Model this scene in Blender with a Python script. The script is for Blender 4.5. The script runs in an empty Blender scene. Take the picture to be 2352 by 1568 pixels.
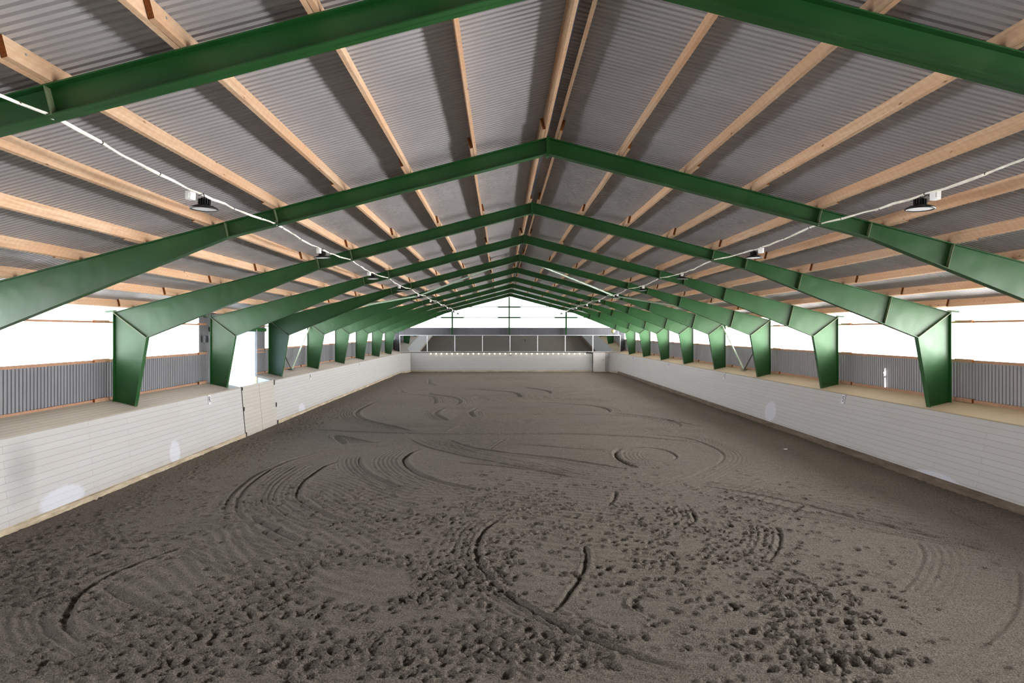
import bpy, bmesh, math, random
import numpy as np
from mathutils import Vector, Matrix

random.seed(7)
rng = np.random.default_rng(11)
sc = bpy.context.scene
COL = sc.collection
PI = math.pi

# ------------------------------------------------------------------ camera
F = 1568.0                       # focal length in pixels of the 2352 px frame (24 mm)
CX, CY, CZ = -0.827, 0.0, 3.85   # camera position
HX, HY = 1150.0, 762.0           # vanishing point of the hall's long axis
cam = bpy.data.cameras.new('camera')
cam.sensor_fit = 'HORIZONTAL'
cam.sensor_width = 36.0
cam.lens = 36.0 * F / 2352.0
cam.shift_x = (1176.0 - HX) / 2352.0
cam.shift_y = -(784.0 - HY) / 2352.0
cam.clip_end = 500.0
cam.clip_start = 0.05
camo = bpy.data.objects.new('camera', cam)
camo.location = (CX, CY, CZ)
camo.rotation_euler = (PI / 2, 0, 0)
COL.objects.link(camo)
sc.camera = camo

# ------------------------------------------------------------------ view + sky + sun
sc.view_settings.view_transform = 'Standard'
sc.view_settings.look = 'None'
sc.view_settings.gamma = 1.0
sc.view_settings.use_curve_mapping = False
sc.cycles.max_bounces = 6
sc.cycles.caustics_reflective = False
sc.cycles.caustics_refractive = False
sc.view_settings.exposure = 0.3
WIN_R = 5.5      # glow of the translucent sheets, sunny side
WIN_L = 5.0      # shaded side
WIN_G = 3.0      # far gable
def window_light(name, x, y0, y1, zc, h, power, spread, col, facing):
    l = bpy.data.lights.new(name, 'AREA')
    l.shape = 'RECTANGLE'
    l.size = y1 - y0
    l.size_y = h
    l.energy = power
    l.spread = math.radians(spread)
    l.color = col
    o = bpy.data.objects.new(name, l)
    o.location = (x, (y0 + y1) / 2, zc)
    M = Matrix(((0, 0, -facing), (-facing * 1.0, 0, 0), (0, 1, 0)))      # local -z looks into the hall
    o.rotation_euler = M.to_euler()
    COL.objects.link(o)
window_light('daylight_right_wall', 11.234, -2.9, 66.5, 3.74, 1.0, 6600, 105, (0.98, 0.965, 0.96), -1)
window_light('daylight_left_wall', -11.234, -2.9, 23.5, 3.82, 1.46, 800, 105, (0.93, 0.96, 1.0), 1)
window_light('daylight_left_wall', -11.234, 30.2, 66.5, 3.82, 1.46, 1150, 105, (0.93, 0.96, 1.0), 1)
world = bpy.data.worlds.new('sky')
sc.world = world
world.use_nodes = True
wn = world.node_tree.nodes
wn['Background'].inputs[0].default_value = (0.62, 0.8, 1.0, 1)
wn['Background'].inputs[1].default_value = 9.0
sun = bpy.data.lights.new('sun', 'SUN')
sun.energy = 25.0
sun.angle = math.radians(0.6)
sun.color = (1.0, 0.95, 0.86)
suno = bpy.data.objects.new('sun', sun)
suno.rotation_euler = Vector((-0.62, 0.25, -0.75)).to_track_quat('-Z', 'Y').to_euler()
suno.location = (40, -20, 40)
COL.objects.link(suno)

# ------------------------------------------------------------------ helpers: nodes
def lin(r, g, b):
    def f(c):
        c /= 255.0
        return c / 12.92 if c <= 0.04045 else ((c + 0.055) / 1.055) ** 2.4
    return (f(r), f(g), f(b), 1.0)

class NT:
    def __init__(s, name):
        s.m = bpy.data.materials.new(name)
        s.m.use_nodes = True
        s.t = s.m.node_tree
        s.b = s.t.nodes['Principled BSDF']
        s.out = s.t.nodes['Material Output']
    def n(s, kind, **kw):
        nd = s.t.nodes.new(kind)
        for k, v in kw.items():
            if k.startswith('i_'):
                nd.inputs[k[2:].replace('_', ' ')].default_value = v
            else:
                setattr(nd, k, v)
        return nd
    def l(s, a, b):
        s.t.links.new(a, b)
    def coord(s, which='Object', scale=(1, 1, 1), rot=(0, 0, 0), loc=(0, 0, 0)):
        tc = s.n('ShaderNodeTexCoord')
        mp = s.n('ShaderNodeMapping')
        mp.inputs['Scale'].default_value = scale
        mp.inputs['Rotation'].default_value = rot
        mp.inputs['Location'].default_value = loc
        s.l(tc.outputs[which], mp.inputs[0])
        return mp.outputs[0]
    def noise(s, vec, scale=5, detail=4, rough=0.6, dist=0.0):
        nd = s.n('ShaderNodeTexNoise')
        nd.inputs['Scale'].default_value = scale
        nd.inputs['Detail'].default_value = detail
        nd.inputs['Roughness'].default_value = rough
        nd.inputs['Distortion'].default_value = dist
        s.l(vec, nd.inputs['Vector'])
        return nd.outputs['Fac']
    def ramp(s, fac, stops):
        r = s.n('ShaderNodeValToRGB')
        els = r.color_ramp.elements
        while len(els) < len(stops):
            els.new(0.5)
        for e, (p, c) in zip(els, stops):
            e.position = p
            e.color = c
        s.l(fac, r.inputs[0])
        return r.outputs[0]
    def mix(s, fac, a, b, mode='MIX'):
        m = s.n('ShaderNodeMix', data_type='RGBA', blend_type=mode)
        for sock, v in ((m.inputs[0], fac), (m.inputs[6], a), (m.inputs[7], b)):
            if isinstance(v, (int, float)):
                sock.default_value = v
            elif isinstance(v, tuple):
                sock.default_value = v
            else:
                s.l(v, sock)
        return m.outputs[2]
    def math(s, op, a, b=None, c=None, clamp=False):
        m = s.n('ShaderNodeMath', operation=op, use_clamp=clamp)
        for i, v in enumerate((a, b, c)):
            if v is None:
                continue
            if isinstance(v, (int, float)):
                m.inputs[i].default_value = v
            else:
                s.l(v, m.inputs[i])
        return m.outputs[0]
    def bump(s, h, strength=0.3, dist=0.01):
        b = s.n('ShaderNodeBump')
        b.inputs['Strength'].default_value = strength
        b.inputs['Distance'].default_value = dist
        s.l(h, b.inputs['Height'])
        s.l(b.outputs[0], s.b.inputs['Normal'])
    def set(s, color=None, rough=0.5, metal=0.0, spec=0.5):
        if color is not None:
            if isinstance(color, tuple):
                s.b.inputs['Base Color'].default_value = color
            else:
                s.l(color, s.b.inputs['Base Color'])
        if isinstance(rough, (int, float)):
            s.b.inputs['Roughness'].default_value = rough
        else:
            s.l(rough, s.b.inputs['Roughness'])
        s.b.inputs['Metallic'].default_value = metal
        s.b.inputs['Specular IOR Level'].default_value = spec
        return s.m

MAT = {}

def simple(name, col, rough=0.5, metal=0.0, spec=0.5, vary=0.08, scale=6):
    t = NT(name)
    v = t.coord()
    nz = t.noise(v, scale, 3)
    dark = tuple(c * (1 - vary * 2) for c in col[:3]) + (1,)
    light = tuple(min(1, c * (1 + vary * 2)) for c in col[:3]) + (1,)
    MAT[name] = t.set(t.ramp(nz, [(0.3, dark), (0.7, light)]), rough, metal, spec)
    return MAT[name]

# green painted steel
t = NT('green_paint')
v = t.coord('Object')
n1 = t.noise(v, 1.1, 3, 0.5)
n2 = t.noise(v, 24, 4, 0.6)
c = t.ramp(n1, [(0.25, (0.002, 0.046, 0.004, 1)), (0.75, (0.004, 0.066, 0.008, 1))])
spk = t.ramp(t.noise(v, 70, 2, 0.5), [(0.80, (0, 0, 0, 1)), (0.82, (1, 1, 1, 1))])
c = t.mix(spk, c, (0.3, 0.34, 0.3, 1))
r = t.math('ADD', t.math('MULTIPLY', n1, 0.22), 0.30)
t.bump(t.noise(t.coord('Object'), 1.6, 2, 0.5), 0.35, 0.05)
MAT['green'] = t.set(c, r, 0.0, 0.6)

# sawn timber: grain along the object's y axis, slanted saw marks
t = NT('sawn_timber')
info = t.n('ShaderNodeObjectInfo')
tc = t.n('ShaderNodeTexCoord')
off = t.n('ShaderNodeVectorMath', operation='ADD')
t.l(tc.outputs['Object'], off.inputs[0])
sc3 = t.n('ShaderNodeVectorMath', operation='SCALE')
sc3.inputs['Scale'].default_value = 37.0
cmb = t.n('ShaderNodeCombineXYZ')
for i in range(3):
    t.l(info.outputs['Random'], cmb.inputs[i])
t.l(cmb.outputs[0], sc3.inputs[0])
t.l(sc3.outputs[0], off.inputs[1])
def mapped(src, scale, rot=(0, 0, 0)):
    mp = t.n('ShaderNodeMapping')
    mp.inputs['Scale'].default_value = scale
    mp.inputs['Rotation'].default_value = rot
    t.l(src, mp.inputs[0])
    return mp.outputs[0]
g = t.noise(mapped(off.outputs[0], (30, 1.3, 30)), 1.0, 5, 0.65, 0.4)
big = t.noise(mapped(off.outputs[0], (3, 0.5, 3)), 1.0, 3, 0.5)
c = t.ramp(g, [(0.25, lin(168, 134, 106)), (0.5, lin(200, 170, 140)), (0.75, lin(216, 190, 162))])
c = t.mix(t.ramp(big, [(0.35, (0, 0, 0, 1)), (0.75, (1, 1, 1, 1))]), c, lin(200, 158, 122))
wv = t.n('ShaderNodeTexWave', wave_type='BANDS', bands_direction='Y')
wv.inputs['Scale'].default_value = 3.2
wv.inputs['Distortion'].default_value = 5.0
wv.inputs['Detail'].default_value = 3.0
wv.inputs['Detail Scale'].default_value = 2.0
t.l(mapped(off.outputs[0], (1.0, 1.0, 1.6), (0.7, 0, 0)), wv.inputs['Vector'])
c = t.mix(t.math('MULTIPLY', wv.outputs['Fac'], 0.16), c, lin(160, 122, 92))
vor = t.n('ShaderNodeTexVoronoi')
vor.inputs['Scale'].default_value = 1.0
t.l(mapped(off.outputs[0], (6.0, 2.2, 6.0)), vor.inputs['Vector'])
knot = t.ramp(vor.outputs['Distance'], [(0.03, (1, 1, 1, 1)), (0.10, (0, 0, 0, 1))])
c = t.mix(knot, c, lin(105, 60, 32))
hs = t.n('ShaderNodeHueSaturation')
t.l(c, hs.inputs['Color'])
t.l(t.math('ADD', t.math('MULTIPLY', info.outputs['Random'], 0.22), 0.74), hs.inputs['Value'])
t.bump(g, 0.25, 0.004)
MAT['timber'] = t.set(hs.outputs[0], 0.72, 0, 0.3)

t = NT('end_grain')
v = t.coord()
MAT['endgrain'] = t.set(t.ramp(t.noise(v, 40, 4), [(0.3, lin(92, 50, 20)), (0.7, lin(138, 84, 40))]), 0.85, 0, 0.2)

# profiled steel sheets
def sheet_mat(name, c1, c2, rough):
    t = NT(name)
    v = t.coord('Object', (0.35, 0.35, 0.35))
    nz = t.noise(v, 2.0, 4, 0.6)
    fine = t.noise(t.coord(), 60, 3, 0.6)
    col = t.ramp(nz, [(0.3, c1), (0.7, c2)])
    col = t.mix(t.math('MULTIPLY', fine, 0.25), col, tuple(x * 0.6 for x in c1[:3]) + (1,))
    t.bump(t.noise(t.coord('Object', (0.5, 0.12, 1)), 1.2, 2, 0.5), 0.25, 0.03)
    MAT[name] = t.set(col, rough, 0.0, 0.5)
sheet_mat('roof_sheet', lin(152, 150, 151), lin(166, 164, 166), 0.42)
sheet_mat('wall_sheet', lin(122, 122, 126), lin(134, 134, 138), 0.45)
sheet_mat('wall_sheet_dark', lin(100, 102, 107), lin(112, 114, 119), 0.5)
simple('rail_timber', lin(142, 108, 84), 0.75, scale=12)
simple('ridge_steel', lin(128, 142, 172), 0.28, 0.4, 0.5)
simple('white_frame', lin(215, 218, 222), 0.4)
simple('black_metal', lin(16, 16, 17), 0.35)
simple('cable_white', lin(222, 218, 206), 0.6)
simple('plastic_white', lin(228, 228, 226), 0.45)
simple('galvanised', lin(165, 170, 172), 0.35, 0.8)
simple('brace_paint', lin(140, 160, 140), 0.4)
simple('brace_dark', lin(78, 84, 74), 0.45)
simple('stiffener_edge', lin(92, 104, 76), 0.45)
simple('dark_box', lin(36, 38, 42), 0.5)
simple('iron', lin(70, 66, 60), 0.6, 0.3)
simple('blue_white', lin(205, 222, 235), 0.5)
simple('sandwich', lin(138, 141, 147), 0.45)
simple('yellow_dome', lin(176, 172, 120), 0.45)
simple('gravel', lin(190, 186, 176), 0.9, vary=0.2, scale=3)
simple('foliage', lin(120, 150, 70), 0.7, vary=0.25)
simple('bark', lin(90, 75, 60), 0.8)
simple('glyph_black', lin(28, 28, 32), 0.6)
simple('glyph_blue', lin(50, 66, 96), 0.6)
simple('plate_white', lin(184, 184, 186), 0.5)
simple('door_white', lin(196, 194, 190), 0.5, vary=0.02)
simple('scrap', lin(240, 240, 240), 0.6)

def emit(name, col, strength, base=(0.8, 0.8, 0.8, 1)):
    t = NT(name)
    t.set(base, 0.4)
    t.b.inputs['Emission Color'].default_value = col
    t.b.inputs['Emission Strength'].default_value = strength
    MAT[name] = t.m
    return t
def daylight_sheet(name, col, strength, axis):
    t = emit(name, col, strength)
    tc = t.n('ShaderNodeTexCoord')
    sp = t.n('ShaderNodeSeparateXYZ')
    t.l(tc.outputs['Object'], sp.inputs[0])
    a = sp.outputs[axis]
    lap = t.math('LESS_THAN', t.math('FRACT', t.math('DIVIDE', a, 1.08)), 0.02)
    rib = t.math('SINE', t.math('MULTIPLY', a, 2 * PI / 0.117))
    s = t.math('SUBTRACT', 1.0, t.math('MULTIPLY', lap, 0.25))
    s = t.math('ADD', s, t.math('MULTIPLY', rib, 0.05))
    t.l(t.math('MULTIPLY', s, strength), t.b.inputs['Emission Strength'])
daylight_sheet('daylight_right', (1.0, 0.96, 0.93, 1), WIN_R, 'Y')
daylight_sheet('daylight_left', (0.93, 0.96, 1.0, 1), WIN_L, 'Y')
daylight_sheet('daylight_gable', (0.90, 0.96, 1.0, 1), WIN_G, 'X')
emit('led_glass', (1, 1, 1, 1), 0.15, (0.5, 0.5, 0.5, 1))
emit('bulb_glow', (1.0, 0.78, 0.5, 1), 12.0)

# mirror
t = NT('mirror_glass')
MAT['mirror'] = t.set((0.60, 0.65, 0.68, 1), 0.015, 1.0)

# painted boards; patches: (u, v, ru, rv, kind) in metres along / up the wall
def board_mat(name, patches=(), base=(163, 163, 162), seam=0.003, row=0.14, width=4.3, warm=0):
    t = NT(name)
    tc = t.n('ShaderNodeTexCoord')
    br = t.n('ShaderNodeTexBrick', offset=0.37, offset_frequency=2, squash=1.0, squash_frequency=2)
    br.inputs['Scale'].default_value = 1.0
    br.inputs['Mortar Size'].default_value = seam
    br.inputs['Mortar Smooth'].default_value = 0.1
    br.inputs['Bias'].default_value = 0.0
    br.inputs['Brick Width'].default_value = width
    br.inputs['Row Height'].default_value = row
    b = lin(*base)
    br.inputs['Color1'].default_value = b
    br.inputs['Color2'].default_value = tuple(x * 0.95 for x in b[:3]) + (1,)
    br.inputs['Mortar'].default_value = lin(112, 106, 98)
    t.l(tc.outputs['UV'], br.inputs['Vector'])
    mp = t.n('ShaderNodeMapping')
    mp.inputs['Scale'].default_value = (0.6, 3.0, 1)
    t.l(tc.outputs['UV'], mp.inputs[0])
    nz = t.noise(mp.outputs[0], 1.0, 5, 0.65)
    c = t.mix(t.ramp(nz, [(0.4, (0, 0, 0, 1)), (0.75, (0.35, 0.35, 0.35, 1))]), br.outputs['Color'], lin(152, 149, 143))
    mp2 = t.n('ShaderNodeMapping')
    mp2.inputs['Scale'].default_value = (5, 9, 1)
    t.l(tc.outputs['UV'], mp2.inputs[0])
    sm = t.ramp(t.noise(mp2.outputs[0], 1.0, 3, 0.5), [(0.72, (0, 0, 0, 1)), (0.78, (0.4, 0.4, 0.4, 1))])
    c = t.mix(sm, c, lin(135, 131, 124))
    sp = t.n('ShaderNodeSeparateXYZ')
    t.l(tc.outputs['UV'], sp.inputs[0])
    mp3 = t.n('ShaderNodeMapping')
    mp3.inputs['Scale'].default_value = (2.5, 2.5, 1)
    t.l(tc.outputs['UV'], mp3.inputs[0])
    wob = t.math('MULTIPLY', t.math('SUBTRACT', t.noise(mp3.outputs[0], 1.0, 4, 0.6), 0.5), 0.9)
    # dirt splashed on the lowest boards
    low = t.math('SUBTRACT', 1.0, t.math('DIVIDE', t.math('ADD', sp.outputs[1], t.math('MULTIPLY', wob, 0.25)), 0.42), clamp=True)
    c = t.mix(t.math('MULTIPLY', low, 0.45), c, lin(126, 115, 98))
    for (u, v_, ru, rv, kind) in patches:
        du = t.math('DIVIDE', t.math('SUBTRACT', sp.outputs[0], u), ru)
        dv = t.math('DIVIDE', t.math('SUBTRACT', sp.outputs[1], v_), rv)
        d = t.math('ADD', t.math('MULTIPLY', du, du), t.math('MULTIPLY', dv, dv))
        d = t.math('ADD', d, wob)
        if kind == 'pale_spot':
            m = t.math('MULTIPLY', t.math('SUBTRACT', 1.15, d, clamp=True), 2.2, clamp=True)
            c = t.mix(t.math('MULTIPLY', m, 0.5), c, lin(186, 192, 206))  # soft-edged spot, paler and bluer than the boards around it
        else:
            m = t.math('SUBTRACT', 1.0, d, clamp=True)
            c = t.mix(t.math('MULTIPLY', m, 0.28), c, lin(104, 104, 104))
    h = t.math('SUBTRACT', 1.0, br.outputs['Fac'])
    t.bump(h, 0.5, 0.004)
    MAT[name] = t.set(c, 0.5, 0, 0.4)

# ledge planks, seams along y
def plank_mat(name, c1, c2, seamc, row, width):
    t = NT(name)
    tc = t.n('ShaderNodeTexCoord')
    br = t.n('ShaderNodeTexBrick', offset=0.4, offset_frequency=2, squash=1.0, squash_frequency=2)
    br.inputs['Scale'].default_value = 1.0
    br.inputs['Mortar Size'].default_value = 0.005
    br.inputs['Brick Width'].default_value = width
    br.inputs['Row Height'].default_value = row
    br.inputs['Color1'].default_value = c1
    br.inputs['Color2'].default_value = c2
    br.inputs['Mortar'].default_value = seamc
    t.l(tc.outputs['UV'], br.inputs['Vector'])
    mp = t.n('ShaderNodeMapping')
    mp.inputs['Scale'].default_value = (1.2, 14, 1)
    t.l(tc.outputs['UV'], mp.inputs[0])
    nz = t.noise(mp.outputs[0], 1.0, 5, 0.65)
    c = t.mix(t.math('MULTIPLY', nz, 0.5), br.outputs['Color'], tuple(x * 0.6 for x in c1[:3]) + (1,))
    MAT[name] = t.set(c, 0.75, 0, 0.3)
plank_mat('ledge_left', lin(158, 150, 138), lin(148, 140, 128), lin(92, 84, 74), 0.135, 4.0)
plank_mat('ledge_right', lin(158, 147, 122), lin(153, 142, 118), lin(138, 127, 104), 0.6, 2.4)
t = NT('skirting_board')
v = t.coord('UV', (1.0, 8.0, 1))
nz = t.noise(v, 1.0, 5, 0.7)
MAT['skirt'] = t.set(t.ramp(nz, [(0.3, lin(112, 98, 80)), (0.55, lin(160, 148, 128)), (0.75, lin(186, 176, 160))]), 0.8, 0, 0.2)

t = NT('skirting_shaded')  # darker skirting copy: the shade along the right wall is put into its colour
v = t.coord('UV', (1.0, 8.0, 1))
nz = t.noise(v, 1.0, 5, 0.7)
MAT['skirt_shaded'] = t.set(t.ramp(nz, [(0.3, lin(70, 60, 50)), (0.55, lin(98, 86, 74)), (0.75, lin(120, 108, 94))]), 0.85, 0, 0.2)

# riding surface
t = NT('riding_sand')
v = t.coord('Object')
n_big = t.noise(v, 0.12, 3, 0.5)
n_mid = t.noise(v, 2.5, 5, 0.65)
n_grain = t.noise(v, 55, 4, 0.7)
n_fib = t.noise(t.coord('Object', (18, 60, 40), (0, 0, 0.5)), 1.0, 4, 0.7)
c = t.ramp(n_big, [(0.35, (0.188, 0.161, 0.141, 1)), (0.65, (0.215, 0.190, 0.152, 1))])
c = t.mix(t.math('MULTIPLY', n_mid, 0.5), c, (0.10, 0.086, 0.073, 1))
c = t.mix(t.ramp(n_grain, [(0.42, (0.9, 0.9, 0.9, 1)), (0.60, (0, 0, 0, 1))]), c, (0.055, 0.046, 0.038, 1))
sp = t.n('ShaderNodeSeparateXYZ')
t.l(t.coord('Object'), sp.inputs[0])
h = t.math('ADD', t.math('MULTIPLY', n_grain, 0.9), t.math('MULTIPLY', n_fib, 0.5))
h = t.math('ADD', h, t.math('MULTIPLY', t.noise(v, 17, 4, 0.7), 1.3))
t.bump(h, 1.0, 0.024)
MAT['sand'] = t.set(c, 0.95, 0, 0.15)

# ------------------------------------------------------------------ helpers: meshes
class MB:
    """collects faces (with optional uv / material index) and links them as ONE mesh object"""
    def __init__(s):
        s.v = []; s.f = []; s.uv = []; s.mi = []
    def face(s, pts, uv=None, mi=0):
        i = len(s.v)
        s.v += [tuple(p) for p in pts]
        s.f.append(tuple(range(i, i + len(pts))))
        s.uv.append(uv if uv else [(p[0], p[1]) for p in pts])
        s.mi.append(mi)
    def box(s, lo, hi, M=None, mi=0, ends=None):
        x0, y0, z0 = lo; x1, y1, z1 = hi
        P = [Vector(p) for p in ((x0, y0, z0), (x1, y0, z0), (x1, y1, z0), (x0, y1, z0),
                                 (x0, y0, z1), (x1, y0, z1), (x1, y1, z1), (x0, y1, z1))]
        if M is not None:
            P = [M @ p for p in P]
        for k, q in enumerate(((0, 3, 2, 1), (4, 5, 6, 7), (0, 1, 5, 4), (2, 3, 7, 6), (1, 2, 6, 5), (3, 0, 4, 7))):
            m = mi
            if ends is not None and k in (2, 3):
                m = ends
            s.face([P[i] for i in q], mi=m)
    def prism(s, poly, y0, y1, mi=0):
        """poly in the x/z plane, extruded along y"""
        a = [(p[0], y0, p[1]) for p in poly]
        b = [(p[0], y1, p[1]) for p in poly]
        s.face(a, mi=mi); s.face(b[::-1], mi=mi)
        n = len(poly)
        for i in range(n):
            j = (i + 1) % n
            s.face([a[i], b[i], b[j], a[j]], mi=mi)
    def strip(s, p, q, w, th, side=1, yc=0.0, mi=0):
        """flat bar from p to q in the x/z plane, width w in y, thickness th on the given side"""
        d = Vector((q[0] - p[0], q[1] - p[1])).normalized()
        n = Vector((-d[1], d[0])) * th * side
        poly = [p, q, (q[0] + n[0], q[1] + n[1]), (p[0] + n[0], p[1] + n[1])]
        s.prism(poly, yc - w / 2, yc + w / 2, mi)
    def tube(s, pts, r, n=8, mi=0, cap=True):
        pts = [Vector(p) for p in pts]
        rings = []
        for i, p in enumerate(pts):
            d = (pts[min(i + 1, len(pts) - 1)] - pts[max(i - 1, 0)]).normalized()
            a = d.orthogonal().normalized() if abs(d.z) > 0.95 else d.cross(Vector((0, 0, 1))).normalized()
            b = d.cross(a).normalized()
            rr = r[i] if isinstance(r, (list, tuple)) else r
            rings.append([p + (a * math.cos(2 * PI * k / n) + b * math.sin(2 * PI * k / n)) * rr for k in range(n)])
        base = len(s.v)
        for R in rings:
            s.v += [tuple(p) for p in R]
        for i in range(len(rings) - 1):
            for k in range(n):
                a0 = base + i * n + k; a1 = base + i * n + (k + 1) % n
                s.f.append((a0, a1, a1 + n, a0 + n)); s.uv.append([(0, 0)] * 4); s.mi.append(mi)
        if cap:
            s.f.append(tuple(base + k for k in range(n))[::-1]); s.uv.append([(0, 0)] * n); s.mi.append(mi)
            e = base + (len(rings) - 1) * n
            s.f.append(tuple(e + k for k in range(n))); s.uv.append([(0, 0)] * n); s.mi.append(mi)
    def lathe(s, prof, n=24, c=(0, 0, 0), mi=0):
        base = len(s.v)
        for (r, z) in prof:
            for k in range(n):
                a = 2 * PI * k / n
                s.v.append((c[0] + r * math.cos(a), c[1] + r * math.sin(a), c[2] + z))
        for i in range(len(prof) - 1):
            for k in range(n):
                a0 = base + i * n + k; a1 = base + i * n + (k + 1) % n
                s.f.append((a0, a1, a1 + n, a0 + n)); s.uv.append([(0, 0)] * 4); s.mi.append(mi)
    def mesh(s, name, mats, smooth=False):
        me = bpy.data.meshes.new(name)
        me.from_pydata(s.v, [], s.f)
        uvl = me.uv_layers.new(name='UVMap')
        flat = [c for f in s.uv for p in f for c in p]
        uvl.data.foreach_set('uv', flat)
        for m in (mats if isinstance(mats, (list, tuple)) else [mats]):
            me.materials.append(MAT[m])
        me.polygons.foreach_set('material_index', s.mi)
        if smooth:
            me.polygons.foreach_set('use_smooth', [True] * len(s.f))
        me.update()
        return me
    def build(s, name, mats, parent=None, loc=(0, 0, 0), smooth=False):
        o = bpy.data.objects.new(name, s.mesh(name, mats, smooth))
        COL.objects.link(o)
        o.location = loc
        if parent:
            o.parent = parent
        return o

def tag(o, label=None, cat=None, group=None, kind=None):
    if label: o['label'] = label
    if cat: o['category'] = cat
    if group: o['group'] = group
    if kind: o['kind'] = kind
    return o
def empty(name, loc=(0, 0, 0)):
    o = bpy.data.objects.new(name, None)
    o.empty_display_size = 0.2
    o.location = loc
    COL.objects.link(o)
    return o
def copy_tree(o, parent=None):
    c = o.copy()
    COL.objects.link(c)
    if parent:
        c.parent = parent
    for ch in list(o.children):
        copy_tree(ch, c)
    return c

ORD = ['zeroth', 'first', 'second', 'third', 'fourth', 'fifth', 'sixth', 'seventh', 'eighth', 'ninth', 'tenth',
       'eleventh', 'twelfth']

S = 6.0                    # frame spacing
TAN = 0.2618               # roof slope
RZ = 7.25                  # top of steel at the ridge
HW = 11.01                 # half width over the column flanges
YEND = 66.55               # far gable wall
YFRONT = -3.0
WX = 11.24                 # outer wall sheets
PD = 0.185                 # purlin depth
def roof_z(x, above=0.0):
    return RZ - TAN * abs(x) + above / math.cos(math.atan(TAN))

# ------------------------------------------------------------------ ground, roof, outer walls
m = MB()
m.face([(-90, -40, -0.12), (60, -40, -0.12), (60, 130, -0.12), (-90, 130, -0.12)])
tag(m.build('ground', 'gravel'), kind='structure', label='pale gravel yard outside and under the hall', cat='ground')

def rib_profile(n_per, pitch, flat_a, flat_b, h, start):
    """list of (position, height) for a trapezoid sheet; flat_a at height 0, flat_b at height h"""
    out = []
    sl = (pitch - flat_a - flat_b) / 2
    for i in range(n_per):
        p = start + i * pitch
        out += [(p, 0), (p + flat_a, 0), (p + flat_a + sl, h), (p + flat_a + sl + flat_b, h)]
    out.append((start + n_per * pitch, 0))
    return out

# roof sheets: ribs run from ridge to eave
for side, nm in ((-1, 'left'), (1, 'right')):
    m = MB()
    prof = rib_profile(int((YEND + 0.5 - YFRONT) / 0.1065) + 1, 0.1065, 0.060, 0.026, 0.036, YFRONT)
    ang = math.atan(TAN)
    nx, nz = math.sin(ang) * side, math.cos(ang)
    x0, x1 = 0.035 * side, 12.0 * side
    for i in range(len(prof) - 1):
        (ya, ha), (yb, hb) = prof[i], prof[i + 1]
        def P(x, y, h):
            return (x + nx * h, y, roof_z(x, PD + 0.004) + nz * h)
        q = [P(x0, ya, ha), P(x1, ya, ha), P(x1, yb, hb), P(x0, yb, hb)]
        m.face(q)
    # opaque outer skin so that no light leaks
    tag(m.build('ceiling', 'roof_sheet'), 'grey profiled steel roof sheets of the %s slope' % nm, 'ceiling', kind='structure')

m = MB()
for s_ in (-1, 1):
    a, b = 0.0, 0.42 * s_
    zz = RZ + PD + 0.075
    m.face([(a, YFRONT, zz + 0.03), (b, YFRONT, zz + 0.03 - TAN * abs(b)), (b, YEND + .3, zz + 0.03 - TAN * abs(b)), (a, YEND + .3, zz + 0.03)])
    m.face([(a, YFRONT, zz), (b, YFRONT, zz - TAN * abs(b)), (b, YEND + .3, zz - TAN * abs(b)), (a, YEND + .3, zz)])
tag(m.build('trim_1', 'ridge_steel'), 'bluish steel ridge cap seen between the ridge purlins', 'trim', kind='structure')

def wall_sheet(name, side, y0, y1, z0, z1, mat, label, rib=True, x=WX, cat='wall'):
    m = MB()
    if rib:
        prof = rib_profile(max(1, int(round((y1 - y0) / 0.117))), (y1 - y0) / max(1, int(round((y1 - y0) / 0.117))), 0.078, 0.016, 0.034, y0)
        for i in range(len(prof) - 1):
            (ya, ha), (yb, hb) = prof[i], prof[i + 1]
            m.face([((x + ha) * side, ya, z0), ((x + hb) * side, yb, z0), ((x + hb) * side, yb, z1), ((x + ha) * side, ya, z1)])
    else:
        m.box((min(x * side, (x + .05) * side), y0, z0), (max(x * side, (x + .05) * side), y1, z1))
    return tag(m.build(name, mat), label, cat, kind='structure')

ZW = 3.08      # top of the steel lower wall
ZE = 4.56      # under the eave
OPY0, OPY1 = 24.45, 28.65
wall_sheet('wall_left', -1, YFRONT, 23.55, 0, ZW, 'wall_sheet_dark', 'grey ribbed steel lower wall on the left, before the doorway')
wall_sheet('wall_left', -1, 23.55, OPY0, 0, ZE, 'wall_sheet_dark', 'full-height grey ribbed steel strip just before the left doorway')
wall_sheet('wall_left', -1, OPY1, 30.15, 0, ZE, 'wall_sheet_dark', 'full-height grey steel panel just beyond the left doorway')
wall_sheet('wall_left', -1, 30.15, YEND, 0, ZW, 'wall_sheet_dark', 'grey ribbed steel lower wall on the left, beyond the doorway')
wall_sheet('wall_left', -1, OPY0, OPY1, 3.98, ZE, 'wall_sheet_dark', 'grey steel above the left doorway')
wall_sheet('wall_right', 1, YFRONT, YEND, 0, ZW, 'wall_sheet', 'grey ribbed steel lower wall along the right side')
wall_sheet('window_1', -1, YFRONT, 23.55, ZW, ZE, 'daylight_left', 'translucent wall strip on the left before the doorway', x=WX, cat='window', rib=False)
wall_sheet('window_2', -1, 30.15, YEND, ZW, ZE, 'daylight_left', 'translucent wall strip on the left beyond the doorway', x=WX, cat='window', rib=False)
wall_sheet('window_3', 1, YFRONT, YEND, ZW, ZE, 'daylight_right', 'glaring translucent wall strip along the right side', x=WX, cat='window', rib=False)

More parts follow.
